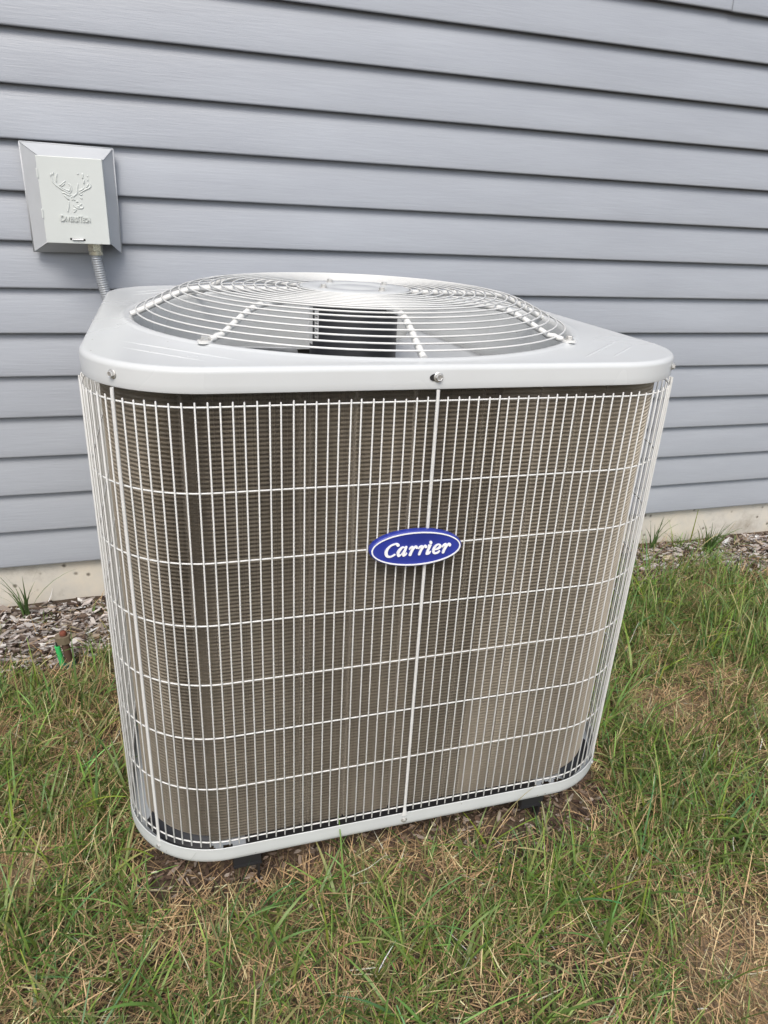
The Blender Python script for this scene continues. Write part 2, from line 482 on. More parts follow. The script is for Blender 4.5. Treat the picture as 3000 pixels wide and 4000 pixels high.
rows = [(0.018, -0.35), (0.018, 0.0), (0.0185, 0.05), (0.019, 0.122)]
for x in xs:
    for j, (y, z) in enumerate(rows): V.append((x, y + 0.0015 * math.sin(x * 5.1 + j), z))
for i in range(len(xs) - 1):
    for j in range(3):
        a = i * 4 + j; F.append((a, a + 4, a + 5, a + 1))
fnd.add(V, F).box(-3.2, 4.6, 0.03, 0.19, -0.35, 0.10)
link('foundation', mk('foundation', fnd.v, fnd.f, M_CONC), house)

# ================================================================ AIR CONDITIONER
HW, DEP, RC = 0.395, 0.7816, 0.140       # half width, depth, corner radius
ZCB, ZT = 0.6815, 0.7092                 # cap skirt lower edge, cap top
CY = DEP / 2

def outline(off=0.0, r=RC, step=0.01, hw=HW, dep=DEP):
    """points, outward normals, arc length; starts at the middle of the front, runs to +x"""
    w = hw + off; y0 = -off; y1 = dep + off; rr = r + off
    segs = []
    def line(a, b, nrm):
        L = math.hypot(b[0] - a[0], b[1] - a[1]); n = max(1, int(round(L / step)))
        for i in range(n):
            t = i / n; segs.append((a[0] + (b[0] - a[0]) * t, a[1] + (b[1] - a[1]) * t, *nrm))
    def arc(cx, cy, a0):
        n = max(4, int(round(rr * PI / 2 / step)))
        for i in range(n):
            a = math.radians(a0 + 90 * i / n)
            segs.append((cx + rr * math.cos(a), cy + rr * math.sin(a), math.cos(a), math.sin(a)))
    line((0, y0), (w - rr, y0), (0, -1)); arc(w - rr, y0 + rr, -90)
    line((w, y0 + rr), (w, y1 - rr), (1, 0)); arc(w - rr, y1 - rr, 0)
    line((w - rr, y1), (-w + rr, y1), (0, 1)); arc(-w + rr, y1 - rr, 90)
    line((-w, y1 - rr), (-w, y0 + rr), (-1, 0)); arc(-w + rr, y0 + rr, 180)
    line((-w + rr, y0), (0, y0), (0, -1))
    return np.array(segs)

def at_s(s, off=0.0, r=RC):
    """point and normal at arc length s (of the off=0 outline) from the front middle, wraps"""
    a = HW - r; q = r * PI / 2; b = DEP - 2 * r
    per = 4 * a + 2 * b + 4 * q
    s = s % per
    parts = [('l', (0, 0), (1, 0), (0, -1), a), ('a', (HW - r, r), -90, None, q), ('l', (HW, r), (0, 1), (1, 0), b), ('a', (HW - r, DEP - r), 0, None, q),
             ('l', (HW - r, DEP), (-1, 0), (0, 1), 2 * a), ('a', (-HW + r, DEP - r), 90, None, q), ('l', (-HW, DEP - r), (0, -1), (-1, 0), b),
             ('a', (-HW + r, r), 180, None, q), ('l', (-HW + r, 0), (1, 0), (0, -1), a)]
    for p in parts:
        if s <= p[4] + 1e-9:
            if p[0] == 'l':
                n = p[3]; return (p[1][0] + p[2][0] * s + n[0] * off, p[1][1] + p[2][1] * s + n[1] * off, n[0], n[1])
            an = math.radians(p[2] + math.degrees(s / r))
            return (p[1][0] + (r + off) * math.cos(an), p[1][1] + (r + off) * math.sin(an), math.cos(an), math.sin(an))
        s -= p[4]
    return (0, -off, 0, -1)
PER = 4 * (HW - RC) + 2 * (DEP - 2 * RC) + 4 * RC * PI / 2
S_CR = (HW - RC) + RC * PI / 4           # 45 degrees on the front right corner
S_RS = (HW - RC) + RC * PI / 2 + (DEP - 2 * RC) / 2

ac = empty('air_conditioner', (0, 0, 0), (-0.013528, 0.0021806, 0))
tag(ac, 'light grey outdoor air conditioner with wire grille, round fan guard and blue oval badge', 'air conditioner')

# ---- cap with fan opening, venturi wall and rounded skirt
th = np.linspace(0, 2 * PI, 361)[:-1]
def edge_r(t, off):
    """distance from the cap centre to the rounded square outline along angle t"""
    c, s = math.cos(t), math.sin(t)
    w, d, rr = HW + off, DEP / 2 + off, max(0.02, RC + off)
    k = min(w / max(1e-9, abs(c)), d / max(1e-9, abs(s)))
    x, y = abs(c) * k, abs(s) * k
    if x > w - rr and y > d - rr:
        ox, oy = w - rr, d - rr
        b = ox * abs(c) + oy * abs(s); q = ox * ox + oy * oy - rr * rr
        k = b + math.sqrt(max(0, b * b - q))
    return k
ROP = 0.3475
prof_in = [(0.3385, 0.590), (0.3375, 0.600), (0.3375, 0.660), (0.3385, 0.690), (0.3410, 0.7010), (0.3445, 0.7070), (ROP + 0.001, 0.7094), (0.3525, 0.7100), (0.3570, 0.7100), (0.3600, 0.7086), (0.3625, 0.7078)]
prof_out = [(-0.0200, ZT - 0.0004), (-0.0085, ZT - 0.0002)]
for a in np.linspace(80, 0, 7):
    prof_out.append((-0.0065 + 0.0065 * math.cos(math.radians(a)), ZT - 0.0065 + 0.0065 * math.sin(math.radians(a))))
prof_out += [(0.0, 0.690), (0.0004, ZCB + 0.002), (-0.0002, ZCB), (-0.0018, ZCB + 0.0003), (-0.0020, ZCB + 0.012)]
V = []; F = []
for t in th:
    row = [(r, z) for r, z in prof_in]
    row += [(edge_r(t, o), z) for o, z in prof_out]
    for r, z in row: V.append((r * math.cos(t), CY + r * math.sin(t), z))
nr = len(prof_in) + len(prof_out)
for i in range(len(th)):
    j = (i + 1) % len(th)
    for k in range(nr - 1): F.append((i * nr + k, i * nr + k + 1, j * nr + k + 1, j * nr + k))
cap = link('cap', mk('cap', V, F, M_CAP, True, 50), ac)
# embossed ribs across the corners
for sx in (-1, 1):
    for back in (False, True):
        for (p, q2) in (((0.358, 0.172), (0.203, 0.0270)), ((0.356, 0.131), (0.2465, 0.0285))):
            pts = []
            for i in range(15):
                t = i / 14
                x = p[0] + (q2[0] - p[0]) * t; y = p[1] + (q2[1] - p[1]) * t
                pts.append((sx * x, (DEP - y) if back else y, ZT - 0.0036 + 0.0010 * min(1, 4 * t, 4 * (1 - t)) - 0.0008))
            MB().tube(pts, 0.0036, 8).obj('rib', M_CAP, cap, True)

# ---- screws
def screw_mesh():
    m = MB()
    m.lathe([(0.0001, 0.0), (0.0072, 0.0), (0.0074, 0.0008), (0.0066, 0.0014), (0.0048, 0.0016)], 20)
    V = []; F = []
    for z, r in ((0.0014, 0.0052), (0.0052, 0.0052), (0.0058, 0.0046), (0.0053, 0.0034), (0.0052, 0.0001)):
        for k in range(6): V.append((r * math.cos(k * PI / 3), r * math.sin(k * PI / 3), z))
    for i in range(4):
        for k in range(6):
            k2 = (k + 1) % 6; F.append((i * 6 + k, i * 6 + k2, i * 6 + 6 + k2, i * 6 + 6 + k))
    m.add(V, F)
    return m.me('screw', M_SCREW)
ME_SCREW = screw_mesh()
def screw(parent, p, nrm, s=1.0, spin=0.0):
    q = Vector(nrm).to_track_quat('Z', 'Y') @ Matrix.Rotation(spin, 3, 'Z').to_quaternion()
    o = link('screw', ME_SCREW, parent, p, q.to_euler()); o.scale = (s, s, s); return o

def disc_mesh(name, rx, ry, t, mat, n=20):
    V = [(rx * math.cos(2 * PI * k / n), ry * math.sin(2 * PI * k / n), z) for z in (0, t) for k in range(n)]
    F = [tuple(range(n, 2 * n)), tuple(range(n - 1, -1, -1))] + [(k, (k + 1) % n, n + (k + 1) % n, n + k) for k in range(n)]
    return mk(name, V, F, mat)
STRIPS = [0.0023, S_CR, PER - S_CR, S_RS, PER - S_RS, PER / 2, PER / 2 - S_CR + 0.0, PER / 2 + S_CR]
me_slot = disc_mesh('slot', 0.0062, 0.0042, 0.0007, M_DARK)
for i, s in enumerate(STRIPS):
    x, y, nx_, ny_ = at_s(s, 0.0004)
    sc = 0.72 if i else 0.80
    screw(cap, (x, y, 0.6955), (nx_, ny_, 0), sc, 0.4 * i)
xs_, ys_, _, _ = at_s(0.0023 - 0.0045, 0.0002)
link('slot', me_slot, cap, (xs_, ys_, 0.6952), (PI / 2, 0, 0))

# ---- fan guard: rods, rings, centre plate
ZF = 0.7520                               # flat of the guard
RB, RO, ZO = 0.260, 0.3374, 0.7155
guard = empty('fan_guard', (0, CY, 0), parent=ac)
rw = 0.00130
def ring_obj(r, z, rad=rw, parent=guard):
    n = 96
    P = [(r * math.cos(2 * PI * k / n), r * math.sin(2 * PI * k / n), z) for k in range(n)]
    return MB().tube(P, rad, 8, True).obj('guard_ring', M_WIRE, parent, True)
SLG = (ZF - ZO) / (RO - RB)
def zg(r):
    if r < RB - 0.026: return ZF
    if r > RB + 0.026: return ZF - SLG * (r - RB)
    u = (r - RB + 0.026) / 0.052
    return ZF - SLG * 0.026 * u * u
for i in range(1, 7):
    r = RB + (RO - RB) * i / 6.0
    ring_obj(r, zg(r))
for i in range(11):
    r = 0.0925 + (RB - 0.0925) * i / 10.0
    ring_obj(r, zg(r))
for k in range(8):
    a = PI / 4 * k
    c, s = math.cos(a), math.sin(a)
    zr = -0.0056
    if k % 2:      # diagonal rods end in a flattened eye bolted to the cap
        prof = [(0.086, ZF + zr), (RB - 0.026, ZF + zr), (RB - 0.012, zg(RB - 0.012) + zr), (RB + 0.002, zg(RB + 0.002) + zr), (RB + 0.014, zg(RB + 0.014) + zr), (RB + 0.028, zg(RB + 0.028) + zr), (0.325, ZO + 0.0058 + zr), (0.3335, 0.7155), (0.340, 0.7135), (0.347, 0.7130)]
        m = MB().tube([(r * c, r * s, z) for r, z in prof], [0.0043] * (len(prof) - 2) + [0.0042, 0.0036], 10)
        o = m.obj('guard_rod', M_WIRE, guard, True, 50)
        eye = disc_mesh('rod_eye', 0.0105, 0.0085, 0.0032, M_WIRE)
        link('rod_eye', eye, o, (0.3555 * c, 0.3555 * s, 0.7101), (0, 0, a))
        screw(o, (0.3555 * c, 0.3555 * s, 0.7133), (0, 0, 1), 0.95, k * 0.7)
    else:
        prof = [(0.086, ZF + zr), (RB - 0.026, ZF + zr), (RB - 0.012, zg(RB - 0.012) + zr), (RB + 0.002, zg(RB + 0.002) + zr), (RB + 0.014, zg(RB + 0.014) + zr), (RB + 0.028, zg(RB + 0.028) + zr), (0.330, ZO + 0.0036 + zr), (0.3445, ZO - 0.0034 + zr + 0.001)]
        MB().tube([(r * c, r * s, z) for r, z in prof], 0.0046, 12).obj('guard_rod', M_WIRE, guard, True, 50)
plate = MB().lathe([(0.0001, 0.0022), (0.030, 0.0022), (0.033, 0.0010), (0.052, 0.0010), (0.055, 0.0022), (0.0855, 0.0022), (0.088, 0.0012), (0.0885, -0.003), (0.086, -0.004), (0.0001, -0.004)], 48, (0, 0, ZF)).obj('motor_plate', M_CAP, guard, True, 40)
for k in range(4):
    a = math.radians(26.5 + 90 * k)
    screw(plate, (0.064 * math.cos(a), 0.064 * math.sin(a), ZF + 0.0022), (0, 0, 1), 0.85, k)

# ---- motor and fan
motor = MB().lathe([(0.0001, 0.7475), (0.058, 0.7475), (0.0700, 0.7440), (0.0718, 0.7380), (0.0718, 0.590), (0.070, 0.582), (0.018, 0.576), (0.0001, 0.576)], 48, (0, CY, 0)).obj('motor', M_MOTOR, ac, True, 40)
def curved_patch(name, r, a0, a1, z0, z1, mat):
    V = []; F = []; n = 8
    for i in range(n + 1):
        a = math.radians(a0 + (a1 - a0) * i / n)
        for z in (z0, z1): V.append((r * math.cos(a), CY + r * math.sin(a), z))
    for i in range(n): F.append((2 * i, 2 * i + 2, 2 * i + 3, 2 * i + 1))
    return link(name, mk(name, V, F, mat), motor)
curved_patch('label', 0.0723, 170, 191, 0.664, 0.724, M_STICK)
curved_patch('label', 0.0723, 197, 206, 0.676, 0.720, M_STICK)
for j in range(9):
    curved_patch('print_line', 0.0725, 199.0, 204.0, 0.680 + j * 0.0042, 0.6815 + j * 0.0042, M_BLACK)
fan = empty('fan', (0, CY, 0.0), parent=ac)
MB().lathe([(0.0001, 0.578), (0.045, 0.578), (0.048, 0.570), (0.048, 0.545), (0.0001, 0.545)], 32).obj('hub', M_DARK, fan, True, 40)
for k in range(3):
    V = []; F = []; nb = 10; nc = 6
    for i in range(nb + 1):
        r = 0.095 + (0.325 - 0.095) * i / nb
        for j in range(nc + 1):
            u = j / nc
            a = math.radians(120 * k - 8 + 58 * u * (0.8 + 0.3 * i / nb))
            V.append((r * math.cos(a), r * math.sin(a), 0.600 + 0.050 * u - 0.010 * math.sin(PI * u)))
    for i in range(nb):
        for j in range(nc):
            a0 = i * (nc + 1) + j; F.append((a0, a0 + nc + 1, a0 + nc + 2, a0 + 1))
    aa = math.radians(120 * k + 20)
    MB().tube([(0.040 * math.cos(aa), 0.040 * math.sin(aa), 0.562), (0.10 * math.cos(aa), 0.10 * math.sin(aa), 0.606), (0.16 * math.cos(aa), 0.16 * math.sin(aa), 0.610)], 0.008, 8).obj('blade_arm', M_DARK, fan, True)
    m0 = mk('blade', V, F, M_FLASH, True)
    b = link('blade', m0, fan); so = b.modifiers.new('thickness', 'SOLIDIFY'); so.thickness = 0.002

# ---- coil: real fins, a dark core
CI, FD = 0.0185, 0.0036
coil = empty('coil', (0, 0, 0), parent=ac)
oc = outline(-(CI + FD + 0.001), RC, 0.012)
V = []; F = []
for (x, y, a, b) in oc:
    V += [(x, y, 0.016), (x, y, 0.676)]
n = len(oc)
for i in range(n):
    j = (i + 1) % n; F.append((2 * i, 2 * j, 2 * j + 1, 2 * i + 1))
link('core', mk('core', V, F, M_CORE, True), coil)
def fins(s_list, rip):
    S = np.array(s_list); m = len(S)
    P = np.array([at_s(s, -CI) for s in S])
    px, py, nxx, nyy = P.T
    txx, tyy = -nyy, nxx                   # tangent
    if rip:
        z = np.arange(0.0140, 0.6765, 0.0027)
        lean = 0.0003 * np.sin(S * 9.0 + 0.5) + 0.00025 * np.sin(S * 31.0) - 0.0006 * np.where((S > 0.098) & (S < 1.2), 1, 0) + rng.normal(0, 0.00016, m)
        ph = rng.normal(0, 0.35, m)
        amp = 0.00050 * (1 + 0.25 * np.sin(S * 17))
    else:
        z = np.array([0.0145, 0.6765]); lean = np.zeros(m); ph = np.zeros(m); amp = np.zeros(m)
    nz = len(z)
    wave = np.sin(2 * PI * z[None] / 0.0100 + ph[:, None] * 0.3 + (np.arange(nz) % 2)[None] * 0)
    wave = np.where((np.arange(nz) % 2)[None] == 0, 1.0, -1.0) * (1 + 0 * ph[:, None])
    o = amp[:, None] * wave
    wob = 0.0006 * np.sin(z[None] * 11 + S[:, None] * 23) + 0.0004 * np.sin(z[None] * 37 + S[:, None] * 57)
    o = o + wob
    ox = px[:, None] + txx[:, None] * o; oy = py[:, None] + tyy[:, None] * o
    o2 = o + lean[:, None]
    ix = px[:, None] - nxx[:, None] * FD + txx[:, None] * o2; iy = py[:, None] - nyy[:, None] * FD + tyy[:, None] * o2
    Z = np.broadcast_to(z[None], ox.shape)
    V = np.stack([np.stack([ox, oy, Z], -1), np.stack([ix, iy, Z], -1)], 2).reshape(-1, 3)
    base = (np.arange(m)[:, None] * nz * 2 + np.arange(nz - 1)[None] * 2).ravel()
    Fq = np.stack([base, base + 2, base + 3, base + 1], 1)
    return V, Fq
vis = [s for s in np.arange(-0.80, 0.80, 0.00132)]
skip = [0.205, 0.243, 0.318, 0.151]
thin = [random.uniform(-0.55, 0.55) for _ in range(16)]
vis = [s + random.gauss(0, 0.00008) for s in vis if not any(abs(s - k) < 0.0013 for k in skip) and not any(abs(s - k) < 0.0007 for k in thin)]
Vf, Ff = fins(vis, True)
tag(link('fins', fast_mesh('fins', Vf, Ff, M_FIN, None, False), coil), kind='stuff')
hid = list(np.arange(0.80, PER - 0.80, 0.0026))
Vf, Ff = fins(hid, False)
tag(link('fins', fast_mesh('fins', Vf, Ff, M_FIN), coil), kind='stuff')

# ---- wire grille: rings, bars, flat straps
grille = empty('wire_grille', (0, 0, 0), parent=ac)
GOFF = 0.0030
for z in (0.6671, 0.5673, 0.4798, 0.3929, 0.3060, 0.2191, 0.1322, 0.0336):
    o = outline(GOFF - 0.0024, RC, 0.012)
    P = [(x, y, z + 0.0006 * math.sin(7 * x + 5 * y + 40 * z)) for (x, y, a, b) in o]
    MB().tube(P, 0.00115, 6, True).obj('grille_ring', M_WIRE, grille, True)
def bar_mesh(z0, z1):
    n = 6; V = []; F = []
    lv = [(z0, 0.0006), (z0 + 0.0008, 0.00105), (z0 + (z1 - z0) * 0.5, 0.00107), (z1 - 0.0008, 0.00105), (z1, 0.0006)]
    for z, r in lv:
        for k in range(n): V.append((r * math.cos(2 * PI * k / n), r * math.sin(2 * PI * k / n), z))
    for i in range(len(lv) - 1):
        for k in range(n):
            k2 = (k + 1) % n; F.append((i * n + k, i * n + k2, i * n + n + k2, i * n + n + k))
    F.append(tuple(range(n - 1, -1, -1))); F.append(tuple((len(lv) - 1) * n + k for k in range(n)))
    return mk('grille_bar', V, F, M_WIRE, True, 60)
ME_BAR = bar_mesh(0.0268, 0.6722)
sp = PER / round(PER / 0.01312)
for k in range(int(round(PER / sp))):
    s = 0.0030 + k * sp
    if any(min(abs(s - t), PER - abs(s - t)) < 0.0068 for t in STRIPS): continue
    s += random.gauss(0, 0.00022)
    x, y, a, b = at_s(s, GOFF)
    o = link('grille_bar', ME_BAR, grille, (x, y, random.gauss(0, 0.0008)), (random.gauss(0, 0.0006), random.gauss(0, 0.0006), random.random()))
for s in STRIPS:
    x, y, a, b = at_s(s, GOFF + 0.0006)
    m = MB()
    prof = [(0.6812, 0.0022, -0.0006), (0.672, 0.0022, -0.0002), (0.655, 0.0023, 0.0), (0.60, 0.0023, 0.0004), (0.3, 0.0023, 0.0006), (0.045, 0.0023, 0.0004), (0.030, 0.0027, 0.0008), (0.0235, 0.0040, 0.0020), (0.020, 0.0052, 0.0018)]
    V = []; F = []
    for z, w, o_ in prof:
        t = 0.0021 if z > 0.03 else 0.0011
        for k in range(10):
            an = 2 * PI * k / 10
            u = w * math.cos(an); v = t * math.sin(an)
            V.append((x + a * (o_ + v) - b * u, y + b * (o_ + v) + a * u, z))
    for i in range(len(prof) - 1):
        for k in range(10):
            k2 = (k + 1) % 10; F.append((i * 10 + k, i * 10 + k2, i * 10 + 10 + k2, i * 10 + 10 + k))
    F.append(tuple(range((len(prof) - 1) * 10, len(prof) * 10)))
    m.add(V, F).obj('grille_strap', M_WIRE, grille, True, 70)

# ---- base: rail, pan, feet
rail_o = outline(0.0034, RC - 0.005, 0.008)
prof = [(-0.0016, 0.0225), (-0.0004, 0.0236), (0.0004, 0.0230), (0.0004, 0.014), (0.0012, 0.0060), (0.0004, 0.0006), (-0.0008, -0.0008), (-0.0030, -0.0006), (-0.016, 0.0002)]
prof_i = [(-0.0016, 0.0225), (-0.0018, 0.0090), (-0.0030, 0.0078)]
V = []; F = []; n = len(rail_o); full = prof_i[::-1] + prof[1:]; k_ = len(full)
for (x, y, a, b) in rail_o:
    for o_, z in full: V.append((x + a * o_, y + b * o_, z))
for i in range(n):
    j = (i + 1) % n
    for k in range(k_ - 1): F.append((i * k_ + k, j * k_ + k, j * k_ + k + 1, i * k_ + k + 1))
base_rail = link('base_rail', mk('base_rail', V, F, M_RAIL, True, 45), ac)
for s in STRIPS:
    x, y, a, b = at_s(s, 0.0046, RC)
    screw(base_rail, (x, y, 0.0105), (a, b, 0), 0.62, s * 3)
me_hole = disc_mesh('punch_hole', 0.0021, 0.0021, 0.0004, M_DARK, 12)
me_hole2 = disc_mesh('punch_hole', 0.0014, 0.0014, 0.0004, M_DARK, 12)
for s, z, m_ in ((-0.310, 0.0180, me_hole), (-0.278, 0.0066, me_hole2), (-0.224, 0.0054, me_hole2), (0.2467, 0.0050, me_hole2), (0.303, 0.0178, me_hole)):
    x, y, a, b = at_s(s % PER, 0.0040)
    link('punch_hole', m_, base_rail, (x, y, z), Vector((a, b, 0)).to_track_quat('Z', 'Y').to_euler())
# drain pan: a strip round the foot of the coil with real holes
rows_o = [0.0006, -0.006, -0.0095, -0.013, -0.0165, -0.020, -0.0235, -0.030, -0.060]
pn = outline(0.0, RC, 0.003); n = len(pn); V = []; F = []
for (x, y, a, b) in pn:
    for o_ in rows_o: V.append((x + a * o_, y + b * o_, 0.0075))
k_ = len(rows_o)
holes = [(-0.2880, 0.0130), (-0.2620, 0.0105), (0.2560, 0.0105), (0.2800, 0.0130)]
def in_hole(x, y):
    for hx, hy in holes:
        if math.hypot(x - hx, y - hy) < 0.0078: return True
    return False
for i in range(n):
    j = (i + 1) % n
    for k in range(k_ - 1):
        q = [i * k_ + k, j * k_ + k, j * k_ + k + 1, i * k_ + k + 1]
        cxm = sum(V[v][0] for v in q) / 4; cym = sum(V[v][1] for v in q) / 4
        if not in_hole(cxm, cym): F.append(tuple(q))
link('drain_pan', mk('drain_pan', V, F, M_ZINC), ac)
MB().box(-0.236, 0.236, 0.0048, 0.0300, 0.0082, 0.0125).obj('drip_seal', M_BLACK, ac)
for sgn in (-1, 1):
    V = []; F = []; nn = 14
    for i in range(nn + 1):
        s = S_CR - 0.075 + 0.125 * i / nn
        s = s if sgn > 0 else PER - s
        x, y, a, b = at_s(s)
        for o_, z in ((-0.0060, 0.0080), (-0.0060, 0.0125), (-0.0115, 0.0150), (-0.0170, 0.0225), (-0.0185, 0.025)):
            V.append((x + a * o_, y + b * o_, z))
    for i in range(nn):
        for k in range(4):
            F.append((i * 5 + k, i * 5 + 5 + k, i * 5 + 6 + k, i * 5 + 1 + k))
    link('corner_bracket', mk('corner_bracket', V, F, M_BLACK), ac)
for (fx, fy) in ((-0.2347, -0.001), (0.2283, -0.001), (-0.2347, 0.72), (0.2283, 0.72)):
    g = float(gh(fx, fy)) - (-0.013528 * fy)      # local z of the soil
    m = MB().box(fx - 0.0205, fx + 0.0185, fy, fy + 0.052, -0.0190, -0.0012)
    m.box(fx - 0.0215, fx + 0.0195, fy - 0.0012, fy + 0.0531, -0.0225, -0.0191)
    x0, x1 = fx + 0.0135, fx + 0.0168
    V = [(x, y, z) for x in (x0, x1) for (y, z) in ((fy + 0.001, -0.0226), (fy + 0.048, -0.0226), (fy + 0.016, g - 0.012), (fy + 0.005, g - 0.012))]
    m.add(V, [(3, 2, 1, 0), (4, 5, 6, 7), (0, 1, 5, 4), (1, 2, 6, 5), (2, 3, 7, 6), (3, 0, 4, 7)])
    m.obj('foot', M_BLACK, ac)

# ---- badge
badge = empty('badge', (-0.0131, -0.0050, 0.4810), (0, math.radians(1.3), 0), ac)
def oval(a, b, n=72): return [(a * math.cos(2 * PI * k / n), b * math.sin(2 * PI * k / n)) for k in range(n)]
def oval_solid(name, rings, mat, close=True):
    """rings: list of (a, b, y) from back to front"""
    V = []; F = []; n = 72
    for a, b, y in rings: V += [(x, y, z) for x, z in oval(a, b, n)]
    for i in range(len(rings) - 1):
        for k in range(n):
            k2 = (k + 1) % n; F.append((i * n + k, i * n + k2, i * n + n + k2, i * n + n + k))
    if close:
        F.append(tuple((len(rings) - 1) * n + k for k in range(n))); F.append(tuple(range(n - 1, -1, -1)))
    return link(name, mk(name, V, F, mat, True, 35), badge)
oval_solid('badge_plate', [(0.0600, 0.0238, 0.0016), (0.0615, 0.0253, 0.0006), (0.0617, 0.0255, -0.0035), (0.0611, 0.0249, -0.0060), (0.0594, 0.0232, -0.0070), (0.0588, 0.0226, -0.0066)], M_BLUE)
oval_solid('white_band', [(0.0594, 0.0232, -0.0064), (0.0594, 0.0232, -0.0076), (0.0577, 0.0215, -0.0076), (0.0577, 0.0215, -0.0064)], M_WHITE, False)
def letter_mesh(name, loops, depth, bevel, mat, k=1e-4):
    cu = bpy.data.curves.new(name, 'CURVE'); cu.dimensions = '2D'; cu.fill_mode = 'BOTH'
    cu.extrude = depth; cu.bevel_depth = bevel; cu.bevel_resolution = 1
    for lp in loops:
        n = len(lp); pts = []
        for i in range(n):                        # closed Catmull-Rom
            p0, p1, p2, p3 = (np.array(lp[(i + d) % n], float) for d in (-1, 0, 1, 2))
            for t in (0, 0.25, 0.5, 0.75):
                pts.append(0.5 * (2 * p1 + (p2 - p0) * t + (2 * p0 - 5 * p1 + 4 * p2 - p3) * t * t + (3 * p1 - p0 - 3 * p2 + p3) * t ** 3))
        sp_ = cu.splines.new('POLY'); sp_.points.add(len(pts) - 1); sp_.use_cyclic_u = True
        for q, pt in zip(sp_.points, pts): q.co = (pt[0] * k, pt[1] * k, 0, 1)
    tmp = bpy.data.objects.new(name, cu); COL.objects.link(tmp)
    dg = bpy.context.evaluated_depsgraph_get()
    me = bpy.data.meshes.new_from_object(tmp.evaluated_get(dg))
    bpy.data.objects.remove(tmp, do_unlink=True); bpy.data.curves.remove(cu)
    me.name = name; me.materials.clear(); me.materials.append(mat)
    return me
for loops in LETTERS:
    link('letter', letter_mesh('letter', loops, 0.0009, 0.0, M_WHITE), badge, (0, -0.0072, 0), (PI / 2, math.radians(-1.3), 0))

# ================================================================ DISCONNECT BOX ON THE WALL
bx = empty('disconnect_box', (-0.455, WALL_Y, 0.742))
tag(bx, 'grey metal disconnect box with embossed deer head mounted on the siding', 'electrical box')
bo = Vector((-0.455, WALL_Y, 0.742))
def loc(P): return [tuple(Vector(p) - bo) for p in P]
yw, yc = WALL_Y - 0.012, WALL_Y - 0.046
outer = [(-0.5400, 0.7440), (-0.3720, 0.7460), (-0.3705, 0.9420), (-0.5395, 0.9440)]
inner = [(-0.5060, 0.7680), (-0.3905, 0.7670), (-0.3895, 0.9195), (-0.5045, 0.9210)]
def frame_side(i, name):
    j = (i + 1) % 4
    P = [(outer[i][0], yw, outer[i][1]), (outer[j][0], yw, outer[j][1]), (inner[j][0], yc, inner[j][1]), (inner[i][0], yc, inner[i][1])]
    Pw = [(outer[i][0], yw + 0.008, outer[i][1]), (outer[j][0], yw + 0.008, outer[j][1])]
    if i == 0:      # the lower panel stops at the conduit
        t = (-0.4335 - outer[0][0]) / (outer[1][0] - outer[0][0])
        P[1] = tuple(Vector(P[0]).lerp(Vector(P[1]), t)); P[2] = tuple(Vector(P[3]).lerp(Vector(P[2]), t)); Pw[1] = (P[1][0], yw + 0.008, P[1][2])
    V = loc(P + Pw)
    o = link(name, mk(name, V, [(0, 1, 2, 3), (4, 5, 1, 0)], M_FLASH), bx)
    return o
for i in range(4): frame_side(i, 'flashing_side')
# rolled rim round the outside
m = MB()
P = [(x, yw, z) for x, z in outer]
for i in range(4):
    a, b = Vector(P[i]), Vector(P[(i + 1) % 4])
    if i: m.tube(loc([a, b]), 0.0017, 6)
m.obj('rim', M_FLASH, bx, True)
MB().box(-0.49 + 0.455, -0.398 + 0.455, -0.0445, -0.002, 0.785 - 0.742, 0.905 - 0.742).obj('back_box', M_FLASH, bx)
# mitre seams
for i in (0, 2, 3):
    a = Vector((outer[i][0], yw, outer[i][1])); b = Vector((inner[i][0], yc, inner[i][1]))
    MB().tube(loc([a + (b - a) * 0.05, b]), 0.0009, 6).obj('seam', M_FLASH, bx, True)
def rbox(x0, x1, y0, y1, z0, z1, bev, name, mat, parent):
    me = MB().box(x0, x1, y0, y1, z0, z1).me(name, mat)
    bm = bmesh.new(); bm.from_mesh(me)
    bmesh.ops.bevel(bm, geom=list(bm.edges), offset=bev, segments=2, affect='EDGES', profile=0.5)
    bm.to_mesh(me); bm.free()
    return link(name, me, parent)
cx0, cx1, cz0, cz1 = -0.5060 + 0.455, -0.3893 + 0.455, 0.7668 - 0.742, 0.9208 - 0.742
cover = rbox(cx0, cx1, -0.0760, -0.0445, cz0, cz1, 0.0012, 'cover', M_BOX, bx)
for z in (0.8817, 0.8117): rbox(cx0 - 0.0018, cx0 + 0.0012, -0.0775, -0.068, z - 0.742, z + 0.0165 - 0.742, 0.0004, 'hinge_tab', M_BOX, cover)
m = MB().add([(-0.4625 + .455, -0.0763, 0.7735 - .742), (-0.4345 + .455, -0.0763, 0.7690 - .742 + 0.0035), (-0.4345 + .455, -0.0763, 0.7762 - .742), (-0.4625 + .455, -0.0763, 0.7775 - .742)], [(0, 1, 2, 3)])
m.obj('latch_slot', M_DARK, cover)
rbox(-0.459 + .455, -0.438 + .455, -0.0795, -0.0766, 0.7738 - .742, 0.7764 - .742, 0.0008, 'latch', M_WHITE, cover)
